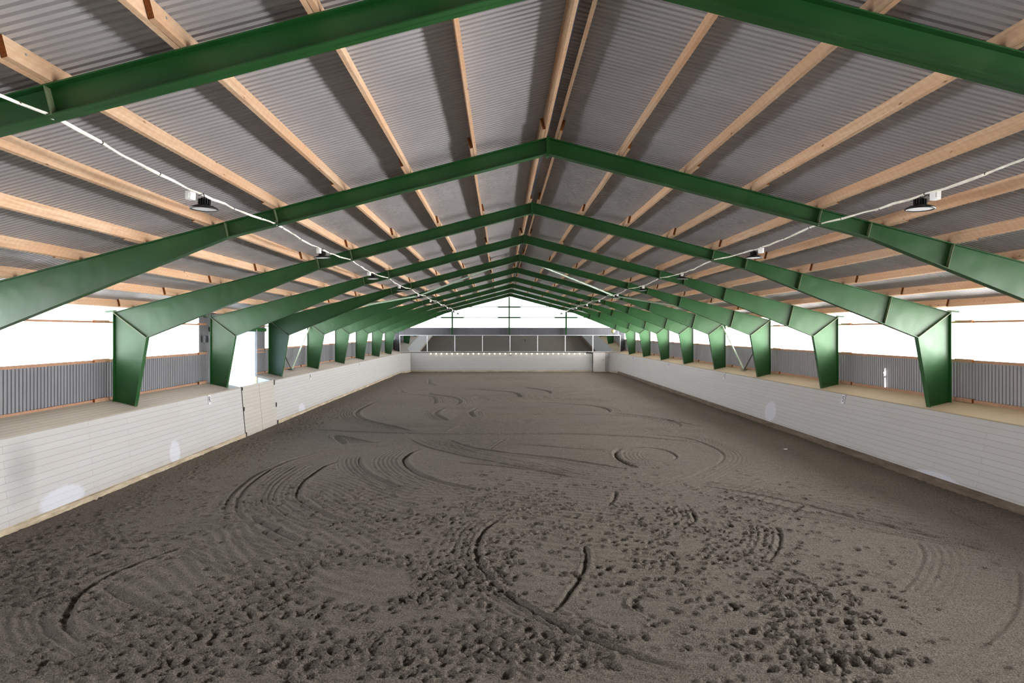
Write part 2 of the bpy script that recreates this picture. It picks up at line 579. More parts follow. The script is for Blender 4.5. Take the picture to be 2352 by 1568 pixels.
# far gable: ribbed steel below, translucent above
m = MB()
prof = rib_profile(192, 2 * WX / 192, 0.078, 0.016, 0.034, -WX)
for i in range(len(prof) - 1):
    (xa, ha), (xb, hb) = prof[i], prof[i + 1]
    m.face([(xa, YEND + ha, 0), (xb, YEND + hb, 0), (xb, YEND + hb, 4.27), (xa, YEND + ha, 4.27)])
tag(m.build('wall_back', 'wall_sheet_dark'), 'grey ribbed steel band across the far gable above the mirrors', 'wall', kind='structure')
m = MB()
zt = lambda x: roof_z(x, PD - 0.02)
m.prism([(-WX, 4.27), (WX, 4.27), (WX, zt(WX)), (0, zt(0)), (-WX, zt(WX))], YEND, YEND + 0.04)
tag(m.build('window_4', 'daylight_gable'), 'bright translucent triangle of the far gable', 'window', kind='structure')
m = MB()
m.prism([(-12, 0), (12, 0), (12, zt(12)), (0, zt(0)), (-12, zt(12))], YFRONT - 0.05, YFRONT)
tag(m.build('wall_front', 'wall_sheet'), 'grey end wall behind the camera', 'wall', kind='structure')

# ------------------------------------------------------------------ steel portal frames
KX, KZ = 10.13, 3.70       # inner knee
HX0 = 5.66                 # haunch start
FW = 0.17                  # flange width
def half_frame(root, side):
    A = (0.0, RZ); B = (HW, RZ - TAN * HW)
    d = 0.285
    A2 = (0.0, RZ - d); H2 = (HX0, RZ - TAN * HX0 - d); K2 = (KX, KZ)
    X = lambda p: (p[0] * side, p[1])
    m = MB()
    poly = [X(A), X(B), X(K2), X(H2), X(A2)]
    m.prism(poly, -0.005, 0.005)
    # flanges; 'side' keeps the bars outside the web
    m.strip(X(A), X(B), FW, 0.014, -side)
    m.strip(X(A2), X(H2), FW, 0.014, side)
    m.strip(X(H2), X(K2), FW, 0.014, side)
    # eave bracket lying on top and running out to the sheeting
    m.strip(X((HW - 0.02, RZ - TAN * (HW - .02))), X((HW + 0.2, RZ - TAN * (HW - .02) - 0.02)), FW, 0.05, side)
    ra = m.build('rafter', 'green', root)
    m = MB()
    C = (HW, 0.0); D = (10.77, 0.0)
    m.prism([X(B), X(C), X(D), X(K2)], -0.005, 0.005)
    m.strip(X(B), X(C), FW, 0.014, -side)
    m.strip(X(K2), X(D), FW, 0.014, side)
    # base crossbar just above the ledge
    m.box((min(10.42 * side, 11.0 * side), -0.03, 2.03), (max(10.42 * side, 11.0 * side), 0.0, 2.045))
    co = m.build('column', 'green', root)
    # knee plate
    m = MB()
    m.strip(X(B), X(K2), FW * 0.98, 0.016, side)
    kp = m.build('knee_plate', 'stiffener_edge', root)
    # stiffeners
    xs = [4.79, HX0] + ([7.1, 9.45] if side > 0 else [])
    for x in xs:
        zt_ = RZ - TAN * x
        n = Vector((TAN, 1.0)).normalized()            # normal of the roof slope (side +1)
        if x <= HX0:
            L = d * math.cos(math.atan(TAN))
        else:
            # distance to the haunch flange along the normal
            sl = (K2[1] - H2[1]) / (K2[0] - H2[0])
            # point (x - n.x*L, z - n.y*L) on the haunch line
            L = (zt_ - (H2[1] + sl * (x - H2[0]))) / (n.y - sl * n.x)
        p = (x, zt_); q = (x - n.x * L, zt_ - n.y * L)
        m = MB()
        pp, qq = X(p), X(q)
        dd = Vector((qq[0] - pp[0], qq[1] - pp[1])).normalized()
        nn = Vector((-dd[1], dd[0])) * 0.006
        poly = [(pp[0] - nn[0], pp[1] - nn[1]), (qq[0] - nn[0], qq[1] - nn[1]), (qq[0] + nn[0], qq[1] + nn[1]), (pp[0] + nn[0], pp[1] + nn[1])]
        m.prism(poly, -FW / 2, FW / 2)
        m.build('stiffener', 'stiffener_edge', root)
def make_frame():
    root = empty('portal_frame', (0, 0, 0))
    half_frame(root, -1); half_frame(root, 1)
    m = MB()
    m.box((-0.022, -FW / 2, RZ - 0.33), (0.022, FW / 2, RZ + 0.02))
    for zz in (RZ - 0.28, RZ - 0.2, RZ - 0.1, RZ - 0.04):
        for yy in (-0.055, 0.055):
            m.tube([(-0.05, yy, zz), (0.05, yy, zz)], 0.012, 6)
    m.build('ridge_plate', 'green', root)
    return root
first = make_frame()
frames = []
for n in range(1, 11):
    o = first if n == 1 else copy_tree(first)
    frames.append(o)
for n, o in zip(range(1, 11), frames):
    o.location = (0, n * S, 0)
    if n == 1:
        lb = 'green steel portal frame nearest the viewer, cut off by the top of the picture'
    elif n == 10:
        lb = 'green steel portal frame farthest away, right before the bright gable'
    else:
        lb = 'green steel portal frame, the %s one counted from the viewer' % ORD[n]
    tag(o, lb, 'steel frame', 'green portal frames carrying the roof')

# end-wall posts
def ipost(root, x, y, z0, z1, w=0.12, d=0.2):
    m = MB()
    m.box((x - w / 2, y, z0), (x + w / 2, y + 0.012, z1))
    m.box((x - w / 2, y + d - 0.012, z0), (x + w / 2, y + d, z1))
    m.box((x - 0.005, y, z0), (x + 0.005, y + d, z1))
    return m
for x, nm in ((-5.53, 'left'), (0.0, 'middle'), (5.53, 'right')):
    m = ipost(None, x, 66.15, 1.96, roof_z(x) + 0.0, 0.13, 0.3)
    for zz in ((5.25, 6.27) if x == 0 else (5.25,)):
        m.box((x - 1.1, 66.44, zz - 0.075), (x + 1.1, 66.48, zz + 0.075))
    o = m.build('gable_post', 'green')
    tag(o, 'slim green %s post standing in front of the far gable glazing' % nm, 'post', 'posts of the far gable')
for zz in (5.25, 6.27):
    xm = min((RZ + 0.1 - zz) / TAN, WX)
    m = MB(); m.box((-xm, 66.49, zz - 0.035), (xm, 66.54, zz + 0.035))
    tag(m.build('gable_rail', 'dark_box'), 'thin %s horizontal rail across the far gable glazing' % ('lower' if zz < 6 else 'upper'), 'rail', 'rails of the far gable')
for sd, nm in ((-1, 'left'), (1, 'right')):
    m = MB()
    xa, xb = 10.72, 11.08
    a, b = sorted((xa * sd, xb * sd))
    m.box((a, 66.0, 2.06), (b, 66.015, 4.3)); m.box((a, 66.18, 2.06), (b, 66.195, 4.3)); m.box(((a + b) / 2 - .005, 66.0, 2.06), ((a + b) / 2 + .005, 66.19, 4.3))
    tag(m.build('corner_post', 'dark_box'), 'dark steel corner post at the far %s end beside the mirrors' % nm, 'post', 'dark corner posts')

# ------------------------------------------------------------------ purlins
ang = math.atan(TAN)
XP = [0.13 + 1.158 * k for k in range(10)]
TH = 0.048
def purlin_mesh(L, name, bolts=False):
    m = MB()
    m.box((-TH / 2, 0, 0), (TH / 2, L, PD), ends=1)
    return m.mesh(name, ['timber', 'endgrain'])
LAP = 0.62
pm = {}
bolt = MB()
for yy, zz in ((LAP * 2 - 0.3, 0.06), (LAP * 2 - 0.3, 0.13), (LAP * 2 - 0.12, 0.09), (0.35, 0.12)):
    bolt.tube([(-TH / 2 - 0.006, yy - 0.1, zz), (TH / 2 + 0.006, yy - 0.1, zz)], 0.011, 8)
bolt_me = bolt.mesh('bolt', 'galvanised')
nb = 11
for bay in range(nb):                      # bay 0: viewer .. frame 1
    y0 = bay * S - (LAP if bay else 0.3)
    y1 = (bay + 1) * S + (LAP if bay < nb - 1 else 0.5)
    L = y1 - y0
    key = round(L, 2)
    if key not in pm:
        pm[key] = purlin_mesh(L, 'purlin')
    inner = bay % 2 == 1                     # alternate bays sit on the ridge side of the lap
    for side in (-1, 1):
        for k, xp in enumerate(XP):
            x = xp + (-TH / 2 - 0.002 if inner else TH / 2 + 0.002)
            if k == 0:
                x = (0.075 if side < 0 else 0.16) + (-TH / 2 - 0.002 if inner else TH / 2 + 0.002)
            o = bpy.data.objects.new('purlin', pm[key])
            COL.objects.link(o)
            o.location = (x * side, y0, roof_z(x) + 0.003)
            o.rotation_euler = (0, ang * side, 0)
            sd = 'left' if side < 0 else 'right'
            if bay == 0:
                where = 'before the first frame'
            elif bay == nb - 1:
                where = 'beyond the tenth frame'
            else:
                where = 'between the %s and %s frames' % (ORD[bay], ORD[bay + 1])
            row = 'ridge purlin' if k == 0 else ('eave purlin' if k == len(XP) - 1 else 'purlin, %s row from the ridge,' % ORD[k])
            tag(o, '%s slope %s %s' % (sd, row, where), 'roof beam', 'timber purlins under the roof sheets')
            if bay == 1:
                c_ = bpy.data.objects.new('bolts', bolt_me)
                COL.objects.link(c_)
                c_.parent = o

# ------------------------------------------------------------------ side wall girts
GZ = ((2.05, 'lowest', 0.09), (3.06, 'middle', 0.07), (4.08, 'upper', 0.05))
gm = {}
for side in (-1, 1):
    sd = 'left' if side < 0 else 'right'
    for bay in range(1, 11):
        for gi, (gz, gl, gh) in enumerate(GZ):
            y0, y1 = bay * S + 0.02, (bay + 1) * S + (0.0 if bay == 10 else -0.02)
            if side < 0 and bay == 4:
                y0 = OPY1 + 0.15
            tagx = ''
            L = y1 - y0
            key = (round(L, 2), gi)
            if key not in gm:
                m = MB()
                m.box((-0.045, 0, 0), (0.0, L, gh), ends=1)
                if L > 4:                                  # doubled piece at the far end of the bay
                    m.box((-0.10, L - 0.65, 0.012), (-0.045, L, gh + 0.022), ends=1)
                gm[key] = m.mesh('wall_rail', ['rail_timber', 'endgrain'])
            o = bpy.data.objects.new('wall_rail', gm[key])
            COL.objects.link(o)
            o.location = ((WX - 0.012) * side, y0, gz - (0.0 if gi else 0.02))
            if side < 0:
                o.scale = (-1, 1, 1)
            tag(o, '%s timber rail on the %s wall between the %s and %s' % (gl, sd, ORD[bay] + ' frame', 'far gable' if bay == 10 else ORD[bay + 1] + ' frame'),
                'wall rail', 'timber rails on the side walls')

# ------------------------------------------------------------------ kickboard walls
def plan(side_pts):
    return side_pts
def kick(name, tA, tB, bA, bB, th, mat, label, cat='wall', u0=None, skirt='skirt', sh=0.15, cap=None, group=None, zt_=1.84, zb=-0.06):
    """sloping board wall between plan points: top line tA-tB, floor line bA-bB (x, y)"""
    root = empty(name, (0, 0, 0))
    tag(root, label, cat, group)
    tA, tB, bA, bB = [Vector(p) for p in (tA, tB, bA, bB)]
    d = (tB - tA).normalized()
    n = Vector((-d.y, d.x))
    # the outward normal points away from the arena centre (0, 35)
    if (tA - Vector((0, 35))).dot(n) < 0:
        n = -n
    L = (tB - tA).length
    u = u0 if u0 is not None else tA.y
    m = MB()
    def q(p, z): return (p[0], p[1], z)
    f = zb / zt_
    bA_, bB_ = bA + (bA - tA) * (-f), bB + (bB - tB) * (-f)
    bA_, bB_ = bA, bB
    nseg = max(1, int(L / 3.0))
    for i in range(nseg):
        a, b = i / nseg, (i + 1) / nseg
        m.face([q(bA.lerp(bB, a), zb), q(bA.lerp(bB, b), zb), q(tA.lerp(tB, b), zt_), q(tA.lerp(tB, a), zt_)],
               uv=[(u + L * a, zb), (u + L * b, zb), (u + L * b, zt_), (u + L * a, zt_)])
    w = n * th
    m.face([q(tA, zt_), q(tB, zt_), q(tB + w, zt_), q(tA + w, zt_)], uv=[(u, 0.02), (u + L, 0.02), (u + L, 0.06), (u, 0.06)])
    m.face([q(bA + w, zb), q(bB + w, zb), q(tB + w, zt_), q(tA + w, zt_)], uv=[(u, 0), (u + L, 0), (u + L, zt_), (u, zt_)])
    m.face([q(bA, zb), q(bA + w, zb), q(tA + w, zt_), q(tA, zt_)], uv=[(0, 0), (th, 0), (th, zt_), (0, zt_)])
    m.face([q(bB, zb), q(bB + w, zb), q(tB + w, zt_), q(tB, zt_)], uv=[(0, 0), (th, 0), (th, zt_), (0, zt_)])
    m.build('board_face', mat, root)
    if skirt:
        m = MB()
        k = sh
        def at_z(t_, b_, z): return b_.lerp(t_, (z - zb) / (zt_ - zb))
        off = -n * 0.035
        A0, B0 = at_z(tA, bA, zb) + off, at_z(tB, bB, zb) + off
        A1, B1 = at_z(tA, bA, k) + off, at_z(tB, bB, k) + off
        A2, B2 = at_z(tA, bA, k + 0.02), at_z(tB, bB, k + 0.02)
        m.face([q(A0, zb), q(B0, zb), q(B1, k), q(A1, k)], uv=[(u, 0), (u + L, 0), (u + L, k), (u, k)])
        m.face([q(A1, k), q(B1, k), q(B2, k + .02), q(A2, k + .02)], uv=[(u, k), (u + L, k), (u + L, k + .05), (u, k + .05)])
        m.build('skirting', skirt, root)
    return root
def lerp_side(side, y):
    pass
XL_T, XL_B = -10.26, -10.09
XR_T, XR_B = 10.36, 9.96
YB_T, YB_B = 65.62, 65.30
board_mat('boards_left', patches=[(19.5, 0.42, 0.32, 0.34, 'pale_spot'), (14.5, 0.30, 0.75, 0.28, 'pale_spot'), (31.9, 0.26, 0.5, 0.26, 'pale_spot'),
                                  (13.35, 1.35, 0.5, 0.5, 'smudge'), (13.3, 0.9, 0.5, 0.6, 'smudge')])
board_mat('boards_right', patches=[(27.7, 0.62, 0.55, 0.42, 'pale_spot'), (17.0, 0.20, 0.9, 0.15, 'pale_spot'), (62.0, 0.15, 0.5, 0.1, 'pale_spot')])
board_mat('boards_end')
board_mat('boards_gate', base=(162, 159, 151), seam=0.003)
G0, G1 = 24.8, 28.3
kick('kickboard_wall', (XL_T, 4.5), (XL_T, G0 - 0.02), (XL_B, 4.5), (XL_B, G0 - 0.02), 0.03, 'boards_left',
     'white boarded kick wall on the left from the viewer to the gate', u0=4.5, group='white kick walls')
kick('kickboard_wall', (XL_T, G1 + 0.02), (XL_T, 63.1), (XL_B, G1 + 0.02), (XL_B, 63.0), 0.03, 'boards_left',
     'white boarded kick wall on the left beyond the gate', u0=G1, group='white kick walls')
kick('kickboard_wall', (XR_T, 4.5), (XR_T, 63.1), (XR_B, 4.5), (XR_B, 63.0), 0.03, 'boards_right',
     'white boarded kick wall along the whole right side', u0=4.5, skirt='skirt_shaded', sh=0.21, group='white kick walls')
kick('kickboard_wall', (-9.50, YB_T), (7.98, YB_T), (-9.45, YB_B), (7.98, YB_B), 0.03, 'boards_end',
     'white boarded kick wall across the far end under the mirrors', u0=0, group='white kick walls')
kick('kickboard_wall', (XL_T, 63.1), (-9.50, YB_T), (XL_B, 63.0), (-9.45, YB_B), 0.03, 'boards_end',
     'short angled kick wall in the far left corner', u0=2, group='white kick walls')
kick('kickboard_wall', (9.56, YB_T), (XR_T, 63.1), (9.50, YB_B), (XR_B, 63.0), 0.03, 'boards_end',
     'short angled kick wall in the far right corner', u0=3, group='white kick walls')
kick('kickboard_wall', (9.20, YB_T), (9.56, YB_T), (9.20, YB_B - .05), (9.50, YB_B - .05), 0.03, 'boards_end',
     'narrow white post panel right of the far end door', u0=1.0, skirt=False, group='white kick walls')
# door in the far end wall
root = empty('door_1', (0, 0, 0))
tag(root, 'plain white door in the far kick wall, near the right corner', 'door', kind='structure')
m = MB()
m.prism([(8.02, -0.02), (9.16, -0.02), (9.16, 1.87), (8.02, 1.87)], 65.28, 65.33)
m.build('door_leaf', 'door_white', root)
m = MB(); m.box((8.92, 65.24, 1.16), (9.04, 65.28, 1.20)); m.build('door_handle', 'iron', root)
for zz in (0.05, 0.85, 1.76):
    m = MB(); m.box((7.955, 65.25, zz), (8.02, 65.3, zz + 0.09)); m.build('hinge', 'iron', root)
m = MB(); m.box((8.0, 65.2, -0.02), (9.2, 65.34, 0.03)); m.build('threshold', 'galvanised', root)

# gate in the left kick wall
gate = empty('arena_gate', (0, 0, 0))
tag(gate, 'white boarded two-leaf gate in the left kick wall in front of the doorway', 'gate')
for (a, b) in ((G0 + 0.012, 26.55), (26.565, G1 - 0.012)):
    m = MB()
    q = [(XL_B + .02, a, -0.06), (XL_B + .02, b, -0.06), (XL_T + .02, b, 1.86), (XL_T + .02, a, 1.86)]
    m.face(q, uv=[(a, 0), (b, 0), (b, 1.9), (a, 1.9)])
    q2 = [(x - 0.06, y, z) for x, y, z in q]
    m.face(q2, uv=[(a, 0), (b, 0), (b, 1.9), (a, 1.9)])
    for i in range(4):
        j = (i + 1) % 4
        m.face([q[i], q[j], q2[j], q2[i]], uv=[(0, 0)] * 4)
    leaf = m.build('gate_leaf', 'boards_gate', gate)
for (y, zz, dz) in ((G0, 0.98, 0.14), (G0, 0.0, 0.2), (G1, 1.66, 0.2), (G1, 0.75, 0.18), (G1, 0.0, 0.2), (G0, 1.72, 0.12)):
    f = zz / 1.84
    x = XL_B + (XL_T - XL_B) * f + 0.03
    m = MB(); m.box((x - 0.01, y - 0.03, zz), (x + 0.02, y + 0.03, zz + dz)); m.build('hinge', 'iron', gate)

# ledges behind the kick walls
def ledge(side, y0, y1, xin, mat, label):
    m = MB()
    xo = WX - 0.06
    zin, zo = 1.845, 1.845 + (xo - xin) * 0.235
    nseg = max(1, int((y1 - y0) / 3))
    a, b = xin * side, xo * side
    m.face([(a, y0, zin), (a, y1, zin), (b, y1, zo), (b, y0, zo)], uv=[(y0, 0), (y1, 0), (y1, xo - xin), (y0, xo - xin)])
    m.face([(a, y0, zin - .03), (b, y0, zo - .03), (b, y1, zo - .03), (a, y1, zin - .03)], uv=[(y0, 0), (y0, xo - xin), (y1, xo - xin), (y1, 0)])
    m.face([(a, y0, zin - .03), (a, y1, zin - .03), (a, y1, zin), (a, y0, zin)], uv=[(y0, 0), (y1, 0), (y1, .03), (y0, .03)])
    m.face([(a, y0, zin - .03), (b, y0, zo - .03), (b, y0, zo), (a, y0, zin)], uv=[(0, 0)] * 4)
    m.face([(a, y1, zin - .03), (b, y1, zo - .03), (b, y1, zo), (a, y1, zin)], uv=[(0, 0)] * 4)
    o = m.build('wall_ledge', mat)
    tag(o, label, 'ledge', 'sloping ledges behind the kick walls')
ledge(-1, 3.5, G0 - 0.02, 10.25, 'ledge_left', 'grey-brown plank ledge behind the left kick wall, before the gate')
ledge(-1, G1 + 0.02, 66.5, 10.25, 'ledge_left', 'grey-brown plank ledge behind the left kick wall, beyond the gate')
ledge(1, 3.5, 66.5, 10.35, 'ledge_right', 'pale yellowish board ledge behind the right kick wall')
m = MB()
m.face([(-9.6, YB_T - 0.02, 1.846), (9.7, YB_T - 0.02, 1.846), (10.4, 66.5, 1.9), (-10.3, 66.5, 1.9)])
m.face([(-10.26, 63.1, 1.846), (-9.6, YB_T - .02, 1.846), (-10.3, 66.5, 1.9)])
m.face([(10.36, 63.1, 1.846), (10.4, 66.5, 1.9), (9.7, YB_T - .02, 1.846)])
tag(m.build('wall_ledge', 'ledge_left'), 'narrow ledge at the far end carrying the mirrors', 'ledge', 'sloping ledges behind the kick walls')

# passage from the doorway to the gate: boarded cheeks, door frame
passage = empty('gate_passage', (0, 0, 0))
tag(passage, 'boarded white cheeks and posts of the passage between the left gate and the doorway', 'passage')
for (y, yy, lb) in ((G0 - 0.05, G0 - 0.02, 'nearer'), (G1 + 0.02, G1 + 0.05, 'farther')):
    m = MB()
    def quad(yv):
        return [(-10.27, yv, -0.05), (-10.95, yv, -0.05), (-10.95, yv, 1.98), (-10.27, yv, 1.84)]
    uvs = [(0, 0), (0.7, 0), (0.7, 1.98), (0, 1.84)]
    m.face(quad(y), uv=uvs); m.face(quad(yy), uv=uvs)
    m.build('cheek', 'boards_end', passage)
m = MB(); m.box((-11.12, G1 + 0.0, 0), (-11.0, G1 + 0.05, 2.06))
m.build('post', 'plate_white', passage)
m = MB(); m.box((-10.99, G1 - 0.01, 0), (-10.93, G1 + 0.04, 2.0))
o = m.build('post', 'timber', passage); o['label'] = 'bare timber post'
droot = empty('doorway', (0, 0, 0))
tag(droot, 'tall open doorway in the left wall with a pale sunlit jamb', 'doorway')
m = MB(); m.box((-WX, OPY1 - 0.06, 0), (-WX + 0.12, OPY1 + 0.04, 3.98)); m.build('jamb', 'blue_white', droot)
m = MB(); m.box((-WX - 0.35, OPY0 - 0.02, 0), (-WX + 0.02, OPY0 + 0.1, 3.98)); m.build('jamb', 'blue_white', droot)
m = MB(); m.box((-WX - 0.02, OPY0 - 0.1, 3.86), (-WX + 0.16, 29.9, 4.02)); m.build('lintel', 'green', droot)
m = MB(); m.box((-WX + 0.12, OPY1 - 0.02, 0), (-WX + 0.17, OPY1 + 0.06, 3.95)); m.build('mullion', 'sandwich', droot)
m = MB(); m.box((-WX + 0.02, OPY1 + 0.1, 2.95), (-WX + 0.07, 30.0, 3.0)); m.build('rail', 'rail_timber', droot)
m = MB(); m.box((-11.2, 23.72, 3.48), (-11.08, 23.95, 3.72))
m.box((-11.08, 23.75, 3.51), (-11.07, 23.92, 3.69))
tag(m.build('speaker_box', 'dark_box'), 'small dark box on the left wall beside the fourth frame', 'box')

# ------------------------------------------------------------------ mirrors
th_m = math.radians(3.5)
x0m, x1m = -10.57, 10.72
wm = (x1m - x0m) / 8
mir = None
for i in range(8):
    if mir is None:
        root = empty('arena_mirror')
        H = 1.62
        m = MB(); m.box((0.03, 0.004, 0.03), (wm - 0.03, 0.012, H - 0.03)); m.build('mirror_glass', 'mirror', root)
        m = MB()
        m.box((0, -0.012, 0), (wm, 0.03, 0.035)); m.box((0, -0.012, H - 0.045), (wm, 0.03, H))
        m.box((0, -0.012, 0), (0.04, 0.03, H)); m.box((wm - 0.04, -0.012, 0), (wm, 0.03, H))
        m.build('mirror_frame', 'white_frame', root)
        mir = root
    else:
        root = copy_tree(mir)
    root.location = (x0m + wm * i, 65.83, 1.93)
    root.rotation_euler = (th_m, 0, 0)
    tag(root, 'white-framed wall mirror, the %s of eight from the left above the far wall' % ORD[i + 1], 'mirror', 'tilted mirrors along the far wall')

# ------------------------------------------------------------------ string of small lights along the far wall
root = empty('string_light', (0, 0, 0))
tag(root, 'string of small warm bulbs along the top of the far kick wall', 'string lights')
m = MB()
pts = []
xs0, xs1 = -7.54, 7.28
for i in range(61):
    x = xs0 + (xs1 - xs0) * i / 60
    pts.append((x, YB_T - 0.06, 1.80 - 0.012 * (i % 2)))
m.tube(pts, 0.006, 5); m.build('cord', 'cable_white', root)
bm_ = MB(); bm_.lathe([(0.0, -0.045), (0.035, -0.028), (0.048, 0.0), (0.035, 0.028), (0.0, 0.045)], 10)
bme = bm_.mesh('bulb', 'bulb_glow', True)
for i in range(30):
    o = bpy.data.objects.new('bulb', bme); COL.objects.link(o)
    o.location = (xs0 + (xs1 - xs0) * i / 29.0, YB_T - 0.085, 1.76); o.parent = root
m = MB()
for k in range(7):
    a = k * 0.9
    m.tube([(7.45 + 0.25 * math.cos(a), YB_T - 0.06 + 0.03 * math.sin(k), 1.83 + 0.04 * math.sin(a)),
            (7.65 + 0.2 * math.cos(a + 2), YB_T - 0.07, 1.88 + 0.05 * math.sin(a * 1.7)),
            (7.9 + 0.15 * math.sin(a), YB_T - 0.06, 1.80 + 0.03 * math.cos(a))], 0.02, 6)
tag(m.build('cable_bundle', 'black_metal'), 'dark tangled cable bundle lying on the far wall near the door', 'cable')

# ------------------------------------------------------------------ letters
def letter(ch, pos, rotz, tilt, size, plate, mat, label, plate_on=True):
    root = empty('arena_letter', pos)
    root.rotation_euler = (tilt, 0, rotz)
    tag(root, label, 'letter sign', 'riding arena letters')
    if plate_on:
        m = MB(); m.box((-plate[0] / 2, -0.006, -plate[1] / 2), (plate[0] / 2, 0.0, plate[1] / 2)); m.build('plate', 'plate_white', root)
    cu = bpy.data.curves.new('letter', 'FONT')
    cu.body = ch; cu.size = size; cu.align_x = 'CENTER'; cu.align_y = 'CENTER'; cu.extrude = 0.002
    tmp = bpy.data.objects.new('tmp_letter', cu)
    COL.objects.link(tmp)
    dg = bpy.context.evaluated_depsgraph_get()
    me = bpy.data.meshes.new_from_object(tmp.evaluated_get(dg))
    bpy.data.objects.remove(tmp)
    me.materials.clear(); me.materials.append(MAT[mat])
    g = bpy.data.objects.new('glyph', me); COL.objects.link(g)
    g.parent = root; g.rotation_euler = (PI / 2, 0, 0); g.location = (0, -0.0085, 0)
    return root
tiltL = math.atan2(XL_B - XL_T, 1.9)
tiltR = math.atan2(XR_T - XR_B, 1.9)
def wall_x(side, z):
    f = (z + 0.06) / 1.9
    return (XL_B + (XL_T - XL_B) * f + 0.008) if side < 0 else (XR_B + (XR_T - XR_B) * f - 0.008)
for ch, y, side in (('R', 22.05, -1), ('B', 33.75, -1), ('P', 45.5, -1), ('F', 57.4, -1), ('S', 22.2, 1), ('E', 34.0, 1), ('V', 45.3, 1), ('K', 57.4, 1)):
    z = 1.66
    r = letter(ch, (wall_x(side, z), y, z), PI / 2 if side < 0 else -PI / 2, -(tiltL if side < 0 else tiltR), 0.27, (0.2, 0.30), 'glyph_black' if side < 0 else 'glyph_blue',
               'letter %s on a small white plate on the %s kick wall' % (ch, 'left' if side < 0 else 'right'))
letter('A', (0.12, 65.56, 1.66), 0, 0, 0.34, (0.3, 0.3), 'glyph_black', 'letter A at the middle of the far kick wall', False)

# ------------------------------------------------------------------ wall and roof braces between frames five and six
def brace(p, q, r, mat, label, grp, parent=None):
    m = MB(); m.tube([p, q], r, 8)
    o = m.build('rod' if parent else 'brace_rod', mat, parent)
    if not parent:
        tag(o, label, 'brace', grp)
for sd, nm in ((-1, 'left'), (1, 'right')):
    x = 10.92 * sd
    root = empty('wall_brace', (0, 0, 0))
    tag(root, 'V-shaped pair of steel rods standing on the %s ledge between the fifth and sixth frames' % nm, 'brace', 'wall braces')
    brace((x, 33.0, 2.06), (x - .05 * sd, 36.0 - 0.05, 4.12), 0.038, 'brace_paint', '', '', root)
    brace((x, 32.9, 2.06), (x, 30.05, 4.1), 0.03, 'brace_dark', '', '', root)
    m = MB(); m.box((x - 0.1, 32.75, 2.03), (x + 0.1, 33.15, 2.08))
    m.build('foot_plate', 'brace_dark', root)
    brace((0.35 * sd, 30.08, roof_z(.35) - 0.17), (5.25 * sd, 35.9, roof_z(5.25) - 0.17), 0.05, 'brace_paint', 'pale roof tube from the fifth frame ridge down to the sixth frame, %s slope' % nm, 'roof braces')
    brace((5.25 * sd, 35.85, roof_z(5.25) - 0.15), (10.2 * sd, 30.08, roof_z(10.2) - 0.15), 0.045, 'brace_paint', 'pale roof tube from mid sixth frame to the fifth frame eave, %s slope' % nm, 'roof braces')

# ------------------------------------------------------------------ lamps on two long cables
CXA = 4.78
def cable_pts(side):
    pts = []
    # attachment at each frame, lamp half-way, light sag
    zat, zlamp = 5.75, 5.665
    def z_at(n):
        fr = n - math.floor(n)
        return zat - (zat - zlamp) * math.sin(PI * fr) - 0.0
    for i in range(0, 10 * 16 + 13):
        n = i / 16.0
        wob = 0.012 * math.sin(n * 23.0 + side) + 0.008 * math.sin(n * 61.0)
        pts.append(((CXA + wob) * side, n * S, z_at(n) + 0.006 * math.sin(n * 47)))
    return pts
for side in (-1, 1):
    root = empty('lamp_cable', (0, 0, 0))
    tag(root, 'long white cable strung from frame to frame along the %s side, carrying the lamps' % ('left' if side < 0 else 'right'), 'cable', 'white lamp cables')
    P = cable_pts(side)
    m = MB(); m.tube(P, 0.013, 6)
    P2 = [(p[0] + 0.016 * math.cos(i * 0.8), p[1], p[2] + 0.016 * math.sin(i * 0.8)) for i, p in enumerate(P)]
    m.tube(P2, 0.008, 5); m.build('cord', 'cable_white', root, smooth=True)
    m = MB()
    for i in range(6, len(P) - 1, 3):
        a, b = Vector(P[i]), Vector(P[i + 1])
        d = (b - a).normalized() * 0.004
        m.tube([a - d, a + d], 0.021, 6)
    o = m.build('cable_tie', 'iron', root)
    o['kind'] = 'stuff'
    for n in range(1, 11):
        m = MB(); m.tube([(CXA * side, n * S, 5.73), (CXA * side, n * S, 5.80)], 0.008, 6)
        m.tube([(CXA * side, n * S, 5.715), (CXA * side, n * S, 5.745)], 0.026, 8)
        m.build('hook', 'galvanised', root)
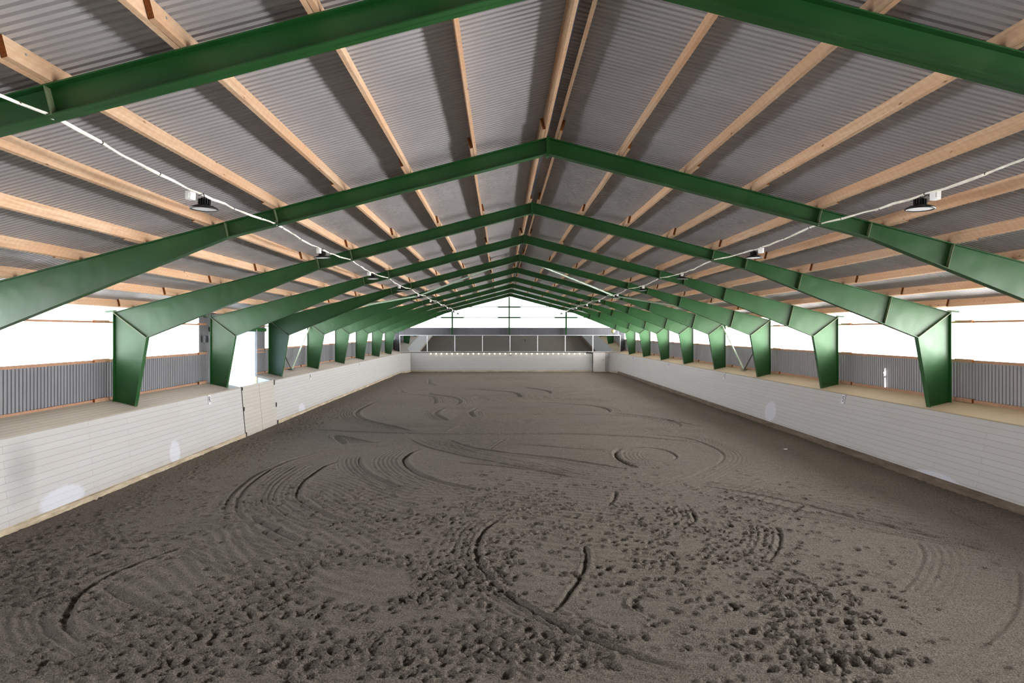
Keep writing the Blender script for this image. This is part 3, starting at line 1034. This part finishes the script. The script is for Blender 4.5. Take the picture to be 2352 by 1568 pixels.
def make_lamp():
    root = empty('high_bay_lamp')
    m = MB()
    m.lathe([(0.0, 0.0), (0.05, 0.0), (0.06, -0.005), (0.13, -0.022), (0.175, -0.045), (0.182, -0.058), (0.180, -0.066), (0.168, -0.066), (0.166, -0.056), (0.0, -0.056)], 32)
    m.build('shade', 'black_metal', root, smooth=True)
    m = MB()
    m.lathe([(0.0, 0.095), (0.035, 0.092), (0.05, 0.08), (0.05, -0.005)], 20)
    for k in range(16):
        a = 2 * PI * k / 16
        M = Matrix.Rotation(a, 4, 'Z')
        m.box((0.045, -0.004, 0.0), (0.08, 0.004, 0.07), M)
    m.build('heat_sink', 'black_metal', root)
    m = MB()
    m.lathe([(0.0, -0.060), (0.10, -0.061), (0.155, -0.060)], 28)
    m.build('led_panel', 'led_glass', root)
    m = MB()
    m.lathe([(0.155, -0.060), (0.16, -0.067), (0.182, -0.067), (0.184, -0.058)], 28)
    m.build('rim', 'black_metal', root, smooth=True)
    m = MB()
    m.tube([(0.0, 0, 0.09), (0.012, 0, 0.098), (0.0, 0, 0.105), (-0.012, 0, 0.112), (0.0, 0, 0.12)], 0.006, 6)
    m.build('hook', 'black_metal', root)
    m = MB()
    m.tube([(0.01, -0.14, 0.09), (0.05, -0.08, 0.13), (0.02, -0.02, 0.085)], 0.006, 6)
    m.build('lead', 'black_metal', root)
    m = MB(); m.box((-0.04, -0.32, 0.01), (0.04, -0.22, 0.12)); m.box((-0.025, -0.33, 0.03), (0.025, -0.21, 0.09))
    m.build('junction_box', 'plastic_white', root)
    return root
lamp = None
for side in (-1, 1):
    for i in range(10):
        if lamp is None:
            lamp = o = make_lamp()
        else:
            o = copy_tree(lamp)
        y = (1.5 + i) * S + 0.12
        tl = random.uniform(-0.05, 0.05)
        o.location = (CXA * side + random.uniform(-0.01, 0.01), y, 5.55)
        o.rotation_euler = (tl, random.uniform(-0.05, 0.05), random.uniform(-0.3, 0.3))
        tag(o, 'black round high-bay lamp on the %s cable between the %s and %s green frames' % ('left' if side < 0 else 'right', ORD[i + 1], 'far gable' if i == 9 else ORD[i + 2]) if i < 9 else
            'black round high-bay lamp on the %s cable, the farthest one before the gable' % ('left' if side < 0 else 'right'), 'lamp', 'high-bay lamps on the cables')

# small oddments
m = MB()
m.lathe([(0.0, 0.16), (0.12, 0.13), (0.2, 0.04), (0.21, -0.04), (0.15, -0.13), (0.0, -0.17)], 18)
o = m.build('dome_fixture', 'yellow_dome', smooth=True)
o.location = (9.05, 60.0, 3.93)
tag(o, 'small pale yellow round fixture under the farthest right frame haunch', 'fixture')
m = MB()
m.face([(WX - 0.03, 22.62, 2.10), (WX - 0.03, 22.78, 2.10), (WX - 0.03, 22.80, 2.62), (WX - 0.03, 22.74, 2.68), (WX - 0.03, 22.72, 3.05), (WX - 0.03, 22.70, 2.72), (WX - 0.03, 22.60, 2.86), (WX - 0.03, 22.60, 2.7), (WX - 0.03, 22.66, 2.62)])
m = MB()
def gap(pts):
    m.prism([(p[0], p[1]) for p in pts], -0.004, 0.004)
for poly in ([(-.02, 0.82), (0.05, 1.02), (0.06, 0.80), (0.04, 0.62), (-0.05, 0.60), (-0.03, 0.70), (-0.12, 0.78)], [(0.0, 0.0), (0.08, 0.0), (0.04, 0.5), (0.0, 0.5)]):
    m.prism(poly, -0.006, 0.006)
o = m.build('light_gap', 'daylight_right')
o.location = (WX - 0.03, 21.4, 2.12); o.scale = (0.5, 1, 0.58); o.rotation_euler = (0, 0, -PI / 2)
tag(o, 'narrow torn gap of daylight in the right wall sheet between the third and fourth frames', 'gap')
m = MB(); m.box((-0.05, -0.03, 0), (0.05, 0.03, 0.012)); m.box((0.02, -0.02, 0.012), (0.06, 0.03, 0.02))
o = m.build('paper_scrap', 'scrap'); 
YS = CZ * F / (1033 - HY); o.location = ((1804 - HX) / F * YS + CX, YS, 0.02)
tag(o, 'tiny white scrap lying on the sand near the right kick wall', 'litter')

# ------------------------------------------------------------------ outside: a tree seen through the doorway
def make_tree(x, y, h, label):
    root = empty('tree', (x, y, -0.12))
    tag(root, label, 'tree')
    m = MB(); m.tube([(0, 0, 0), (0.1, 0, h * .3), (0, 0.1, h * .7)], [0.18, 0.12, 0.05], 8); m.build('trunk', 'bark', root)
    m = MB()
    for k in range(2600):
        a = random.uniform(0, 2 * PI); b = random.gauss(0, 1)
        r = h * 0.3 * random.random() ** 0.4
        zc = h * 0.62 + random.gauss(0, h * 0.16)
        p = Vector((r * math.cos(a), r * math.sin(a), zc))
        d = Vector((random.gauss(0, 1), random.gauss(0, 1), random.gauss(0, 1))).normalized()
        e = d.orthogonal().normalized() * 0.09; f_ = d.cross(e).normalized() * 0.13
        m.face([p - e, p - f_, p + e, p + f_])
    m.build('foliage', 'foliage', root)
make_tree(-31, 62, 9.0, 'leafy green tree outside, seen through the left doorway')
make_tree(-38, 70, 10.0, 'second leafy tree outside, farther behind the first')

# ------------------------------------------------------------------ riding surface
def px(x, y):
    """photo pixel on the riding surface -> floor point"""
    D = CZ * F / (y - HY)
    return ((x - HX) / F * D + CX, D)
NXC = 960
xs = np.linspace(-10.22, 10.3, NXC)
ys = [4.3]
while ys[-1] < 65.9:
    D = ys[-1]
    ys.append(D + (0.022 if D < 14 else min(0.022 + (D - 14) * 0.0028, 0.085)))
ys = np.array(ys)
NYR = len(ys)
X, Y = np.meshgrid(xs, ys)
Hh = np.zeros_like(X)

def vnoise(X, Y, fx, fy, seed):
    r = np.random.default_rng(seed)
    nx_, ny_ = int(24 * fx) + 6, int(72 * fy) + 6
    g = r.random((ny_, nx_))
    u = (X + 11.5) * fx; v = (Y) * fy
    i = np.clip(u.astype(int), 0, nx_ - 2); j = np.clip(v.astype(int), 0, ny_ - 2)
    fu = u - i; fv = v - j
    fu = fu * fu * (3 - 2 * fu); fv = fv * fv * (3 - 2 * fv)
    return (g[j, i] * (1 - fu) * (1 - fv) + g[j, i + 1] * fu * (1 - fv) + g[j + 1, i] * (1 - fu) * fv + g[j + 1, i + 1] * fu * fv) - 0.5
Hh += vnoise(X, Y, 0.35, 0.35, 1) * 0.05
Hh += vnoise(X, Y, 1.7, 1.7, 2) * 0.016
Hh += vnoise(X, Y, 6, 6, 3) * 0.010
Hh += vnoise(X, Y, 17, 17, 4) * 0.007
# base harrow combing, roughly across the hall, bending with a slow warp
warp = vnoise(X, Y, 0.22, 0.12, 5) * 5.0 + vnoise(X, Y, 0.8, 0.3, 6) * 0.5
comb = np.sin((Y * 1.0 + X * 0.10 + warp) * 2 * PI / 0.27)
msk = np.clip(vnoise(X, Y, 0.3, 0.2, 7) * 3 + 0.7, 0.15, 1)
Hh += comb * 0.009 * msk

def stamp(xc, yc, R, fn):
    i0, i1 = np.searchsorted(xs, (xc - R, xc + R)); j0, j1 = np.searchsorted(ys, (yc - R, yc + R))
    if i1 <= i0 or j1 <= j0:
        return
    fn(slice(j0, j1), slice(i0, i1))

def spline(pts, step=0.06):
    P = [np.array(p, float) for p in pts]
    P = [2 * P[0] - P[1]] + P + [2 * P[-1] - P[-2]]
    out = []
    for k in range(1, len(P) - 2):
        p0, p1, p2, p3 = P[k - 1:k + 3]
        n = max(2, int(np.linalg.norm(p2 - p1) / step))
        for t_ in np.linspace(0, 1, n, endpoint=False):
            out.append(0.5 * ((2 * p1) + (-p0 + p2) * t_ + (2 * p0 - 5 * p1 + 4 * p2 - p3) * t_ ** 2 + (-p0 + 3 * p1 - 3 * p2 + p3) * t_ ** 3))
    out.append(P[-2])
    return np.array(out)

def furrow(C, depth=0.03, width=0.06, ridge=0.5, fade=True):
    """carve a groove with a raised lip along polyline C"""
    R = width * 3.2
    dist = {}
    n = len(C)
    D2 = np.full(Hh.shape, 9.0, dtype=np.float32) if n > 400 else None
    jmin, jmax = np.searchsorted(ys, (C[:, 1].min() - R, C[:, 1].max() + R))
    imin, imax = np.searchsorted(xs, (C[:, 0].min() - R, C[:, 0].max() + R))
    if jmax <= jmin or imax <= imin:
        return
    SD = np.full((jmax - jmin, imax - imin), 9.0)
    W = np.zeros_like(SD)
    T = np.gradient(C, axis=0)
    T /= (np.linalg.norm(T, axis=1, keepdims=True) + 1e-9)
    for k in range(n):
        cx_, cy_ = C[k]
        i0, i1 = np.searchsorted(xs, (cx_ - R, cx_ + R)); j0, j1 = np.searchsorted(ys, (cy_ - R, cy_ + R))
        i0, i1, j0, j1 = max(i0, imin) - imin, min(i1, imax) - imin, max(j0, jmin) - jmin, min(j1, jmax) - jmin
        if i1 <= i0 or j1 <= j0:
            continue
        dx = xs[None, imin + i0:imin + i1] - cx_; dy = ys[jmin + j0:jmin + j1, None] - cy_
        sd = -T[k, 1] * dx + T[k, 0] * dy
        al = np.abs(T[k, 0] * dx + T[k, 1] * dy)
        ok = (al < 0.12) & (np.abs(sd) < np.abs(SD[j0:j1, i0:i1]))
        w = min(1.0, min(k, n - 1 - k) / (n * 0.12 + 1)) if fade else 1.0
        sub = SD[j0:j1, i0:i1]; sub[ok] = sd[ok]
        wb = W[j0:j1, i0:i1]; wb[ok] = w
    u = SD / width
    prof = -np.exp(-u * u * 1.6) * depth + ridge * depth * np.exp(-(u - 1.5) ** 2 * 1.5) + 0.5 * ridge * depth * np.exp(-(u + 1.5) ** 2 * 1.8)
    prof[np.abs(SD) > R] = 0
    Hh[jmin:jmax, imin:imax] += prof * W

def track(pixels, depth=0.03, width=0.06, combs=0, side=1, gap=0.13, cdepth=0.0095, ridge=0.5):
    C = spline([px(*p) for p in pixels])
    furrow(C, depth, width, ridge)
    if combs:
        T = np.gradient(C, axis=0); T /= (np.linalg.norm(T, axis=1, keepdims=True) + 1e-9)
        N = np.stack([-T[:, 1], T[:, 0]], 1) * side
        for k in range(1, combs + 1):
            furrow(C + N * gap * k, cdepth * random.uniform(0.6, 1.3), 0.035, 0.7)

TR = [
    ([(445, 1250), (330, 1292), (240, 1330), (185, 1368), (160, 1402), (152, 1430), (160, 1450), (190, 1478)], 0.055, 0.06, 5, 1),
    ([(236, 1348), (300, 1386), (370, 1412), (430, 1432), (500, 1452)], 0.045, 0.09, 3, -1),
    ([(110, 1375), (98, 1420), (120, 1465), (180, 1500), (260, 1530)], 0.03, 0.06, 3, -1),
    ([(940, 1008), (800, 1025), (690, 1050), (600, 1085), (545, 1125), (520, 1160), (512, 1190)], 0.035, 0.06, 6, 1),
    ([(900, 1012), (760, 1035), (660, 1062), (590, 1100), (552, 1140), (545, 1170), (560, 1200)], 0.04, 0.06, 6, 1),
    ([(785, 1055), (740, 1075), (700, 1105), (683, 1135), (695, 1155), (740, 1180), (800, 1196), (905, 1205)], 0.045, 0.07, 6, -1),
    ([(965, 1028), (935, 1045), (928, 1060), (945, 1078), (985, 1098), (1050, 1115), (1130, 1130)], 0.055, 0.085, 7, -1),
    ([(830, 1045), (825, 1062), (845, 1085), (900, 1110), (960, 1130)], 0.03, 0.06, 5, -1),
    ([(1160, 1182), (1115, 1215), (1096, 1250), (1097, 1285), (1130, 1335), (1160, 1362), (1230, 1405), (1310, 1450), (1400, 1485), (1520, 1525), (1640, 1552)], 0.05, 0.06, 6, -1),
    ([(1337, 1245), (1347, 1275), (1340, 1310), (1315, 1350), (1290, 1385), (1262, 1410)], 0.045, 0.05, 0, 1),
    ([(1024, 1006), (1060, 1020), (1130, 1035), (1250, 1050), (1380, 1068), (1450, 1080)], 0.045, 0.07, 3, -1),
    ([(935, 1005), (980, 1025), (1080, 1050), (1200, 1075), (1340, 1100)], 0.03, 0.06, 6, 1),
    ([(1430, 1028), (1414, 1038), (1418, 1052), (1440, 1065), (1475, 1076)], 0.06, 0.085, 6, 1),
    ([(1420, 1036), (1480, 1028), (1530, 1035), (1552, 1050), (1530, 1062)], 0.03, 0.06, 0, -1),
    ([(1180, 1018), (1300, 1028), (1400, 1034)], 0.035, 0.07, 2, 1),
    ([(1460, 995), (1580, 1008), (1650, 1035), (1658, 1058), (1610, 1085), (1560, 1105)], 0.03, 0.07, 5, 1),
    ([(1040, 1060), (1200, 1078), (1350, 1100)], 0.035, 0.06, 4, 1),
    ([(700, 985), (850, 992), (1000, 996), (1150, 996), (1320, 997), (1480, 1005), (1640, 1022)], 0.05, 0.09, 3, 1),
    ([(1385, 946), (1500, 958), (1560, 975), (1525, 992)], 0.035, 0.08, 5, -1),
    ([(1060, 950), (1350, 952), (1500, 960), (1640, 985)], 0.035, 0.07, 4, -1),
    ([(1230, 922), (1360, 932), (1398, 942), (1385, 950)], 0.045, 0.10, 4, 1),
    ([(870, 918), (838, 935), (820, 948), (835, 962), (900, 978), (960, 992)], 0.05, 0.10, 6, -1),
    ([(1018, 935), (1000, 948), (1012, 958), (1030, 966)], 0.045, 0.12, 4, -1),
    ([(1100, 934), (1080, 945), (1085, 955), (1095, 958)], 0.04, 0.12, 4, 1),
    ([(985, 900), (990, 905), (1040, 912), (1056, 922), (1045, 930)], 0.05, 0.12, 5, 1),
    ([(985, 870), (988, 880), (1005, 885)], 0.06, 0.15, 3, 1),
    ([(925, 895), (920, 900), (935, 903)], 0.06, 0.15, 2, 1),
    ([(870, 905), (980, 908), (1000, 922), (985, 930)], 0.04, 0.12, 4, 1),
    ([(1080, 892), (1170, 900), (1192, 910), (1180, 914)], 0.05, 0.12, 3, 1),
    ([(1200, 888), (1250, 896), (1262, 903), (1250, 906)], 0.05, 0.12, 4, 1),
    ([(860, 1018), (775, 1000), (778, 1010), (792, 1022)], 0.05, 0.10, 4, 1),
    ([(1585, 1112), (1700, 1130), (1850, 1160), (2000, 1200), (2180, 1245), (2352, 1290)], 0.03, 0.06, 5, 1),
    ([(1640, 1125), (1800, 1165), (1960, 1195), (2120, 1225), (2352, 1275)], 0.025, 0.05, 4, -1),
    ([(2330, 1300), (2340, 1340), (2330, 1400), (2290, 1450), (2220, 1500)], 0.025, 0.05, 5, 1),
    ([(2100, 1240), (2120, 1275), (2095, 1330), (2050, 1370)], 0.022, 0.05, 5, 1),
    ([(1775, 1205), (1790, 1225), (1785, 1260), (1760, 1290)], 0.035, 0.055, 5, -1),
    ([(1580, 1160), (1595, 1185), (1585, 1200), (1560, 1215)], 0.03, 0.05, 3, -1),
    ([(1415, 1125), (1410, 1145), (1390, 1165)], 0.035, 0.06, 1, 1),
    ([(860, 1122), (800, 1150), (740, 1170), (700, 1200)], 0.025, 0.05, 0, 1),
    ([(0, 1395), (150, 1350), (330, 1285), (480, 1245)], 0.02, 0.05, 3, 1),
    ([(395, 1260), (500, 1305), (600, 1340), (760, 1380)], 0.022, 0.05, 4, 1),
    ([(1300, 1330), (1400, 1340), (1550, 1345)], 0.02, 0.05, 5, 1),
    ([(1200, 1400), (1320, 1440), (1450, 1490)], 0.03, 0.05, 3, 1),
    ([(1060, 1420), (1200, 1480), (1330, 1540)], 0.03, 0.06, 5, -1),
    ([(590, 1215), (640, 1240), (760, 1270), (880, 1290)], 0.022, 0.05, 5, -1),
    ([(580, 1190), (640, 1225), (700, 1245)], 0.04, 0.08, 2, -1),
    ([(950, 1002), (1060, 980), (1120, 962)], 0.012, 0.04, 0, 1),
    ([(1025, 992), (1045, 982), (1065, 975)], 0.03, 0.05, 0, 1),
    ([(1160, 1008), (1140, 1020), (1125, 1030)], 0.03, 0.05, 0, 1),
    ([(1700, 940), (1760, 955), (1850, 985)], 0.02, 0.06, 4, 1),
    ([(1480, 905), (1560, 930), (1650, 960), (1760, 1000)], 0.02, 0.08, 4, 1),
    ([(2145, 1155), (2230, 1200), (2300, 1230)], 0.02, 0.05, 2, 1),
]
for (P_, dp, wd, nc, sd_) in TR:
    track(P_, dp, wd, nc, sd_)
# faint extra combing curves in the far half
for k in range(26):
    x0 = random.uniform(-8, 7); y0 = random.uniform(26, 62); L = random.uniform(4, 10); cv = random.uniform(-2.2, 2.2)
    C = spline([(x0, y0), (x0 + L * .5, y0 + cv * .5), (x0 + L, y0 + cv * 1.4)], 0.15)
    C = C[(C[:, 0] > -9.5) & (C[:, 0] < 9.3)]
    if len(C) > 6:
        for j in range(4):
            furrow(C + np.array([0, 0.33 * j]), 0.014, 0.07, 0.7)

# hoof prints
def hoof(x, y, a, s, d, kind):
    R = 0.17 * s
    def fn(sj, si):
        dx = xs[None, si] - x; dy = ys[sj, None] - y
        u = (math.cos(a) * dx + math.sin(a) * dy) / s; v = (-math.sin(a) * dx + math.cos(a) * dy) / s
        r = np.sqrt(u * u + (v * 1.15) ** 2)
        bowl = -np.exp(-(r / 0.062) ** 4)
        shoe = -np.exp(-((r - 0.052) / 0.016) ** 2) * (u > -0.03)
        rim = np.exp(-((r - 0.095) / 0.026) ** 2) * (0.35 + 0.65 * (u < 0.02))
        Hh[sj, si] += d * ((bowl * 0.8 + shoe * 0.3 if kind else bowl * 0.35 + shoe * 0.9) + rim * 0.42)
    stamp(x, y, R, fn)
# clusters in photo pixels: (cx, cy, sx, sy, count)
CL = [(1650, 1250, 170, 70, 260), (1850, 1400, 130, 80, 230), (1900, 1520, 140, 40, 110), (1560, 1180, 220, 40, 150),
      (1180, 1150, 160, 40, 170), (1000, 1200, 150, 40, 190), (800, 1160, 110, 40, 90), (1130, 1290, 60, 60, 170),
      (1000, 1330, 110, 40, 200), (780, 1330, 150, 50, 260), (600, 1380, 160, 50, 150), (420, 1440, 170, 50, 120),
      (250, 1240, 150, 50, 150), (100, 1350, 110, 60, 130), (520, 1180, 110, 40, 70), (750, 1500, 260, 40, 150),
      (1100, 1480, 200, 50, 110), (1300, 1480, 160, 50, 60), (320, 1530, 200, 30, 90), (1500, 1350, 150, 100, 80),
      (60, 1300, 120, 60, 80), (1650, 1080, 300, 70, 70), (1350, 1230, 100, 60, 60)]
for (cx_, cy_, sx_, sy_, cnt) in CL:
    for _ in range(cnt):
        u = random.gauss(cx_, sx_ * 0.75); v_ = random.gauss(cy_, sy_ * 0.75)
        if v_ < 1075 or v_ > 1600:
            continue
        # leave the raked smooth patch
        if ((u - 830) / 130) ** 2 + ((v_ - 1340) / 45) ** 2 < 1:
            continue
        x, y = px(u, v_)
        if abs(x) > 9.8:
            continue
        hoof(x, y, random.uniform(0, 2 * PI), random.uniform(0.85, 1.25), random.uniform(0.018, 0.045), random.random() < 0.55)
for _ in range(1300):                       # track along the left wall and scattered prints
    y = random.uniform(6, 62)
    hoof(random.gauss(-8.9, 0.55), y, random.uniform(0, 6.3), random.uniform(0.8, 1.2), random.uniform(0.012, 0.032), random.random() < 0.5)
for _ in range(700):
    y = random.uniform(8, 62)
    hoof(random.gauss(8.9, 0.5), y, random.uniform(0, 6.3), random.uniform(0.7, 1.1), random.uniform(0.006, 0.018), random.random() < 0.5)
for _ in range(500):
    hoof(random.uniform(-8, 8), random.uniform(6.5, 20), random.uniform(0, 6.3), random.uniform(0.8, 1.2), random.uniform(0.01, 0.03), random.random() < 0.5)
# sand banked a little against the boards
Hh += 0.05 * np.exp(-(np.abs(X + 10.1) / 0.35) ** 2) + 0.05 * np.exp(-(np.abs(X - 9.95) / 0.35) ** 2) + 0.06 * np.exp(-((Y - 65.3) / 0.5) ** 2)
Hh = np.clip(Hh, -0.11, 0.16)

verts = np.stack([X, Y, Hh], -1).reshape(-1, 3).astype(np.float32)
jj, ii = np.meshgrid(np.arange(NYR - 1), np.arange(NXC - 1), indexing='ij')
a = (jj * NXC + ii).ravel()
faces = np.stack([a, a + 1, a + NXC + 1, a + NXC], 1).astype(np.int32)
me = bpy.data.meshes.new('floor')
me.vertices.add(len(verts)); me.vertices.foreach_set('co', verts.ravel())
me.loops.add(faces.size); me.loops.foreach_set('vertex_index', faces.ravel())
me.polygons.add(len(faces))
me.polygons.foreach_set('loop_start', np.arange(0, faces.size, 4, dtype=np.int32))
me.polygons.foreach_set('use_smooth', np.ones(len(faces), dtype=bool))
me.update(calc_edges=True)
me.materials.append(MAT['sand'])
fl = bpy.data.objects.new('floor', me)
COL.objects.link(fl)
tag(fl, 'brown-grey riding sand with harrow tracks and hoof prints', 'floor', kind='structure')
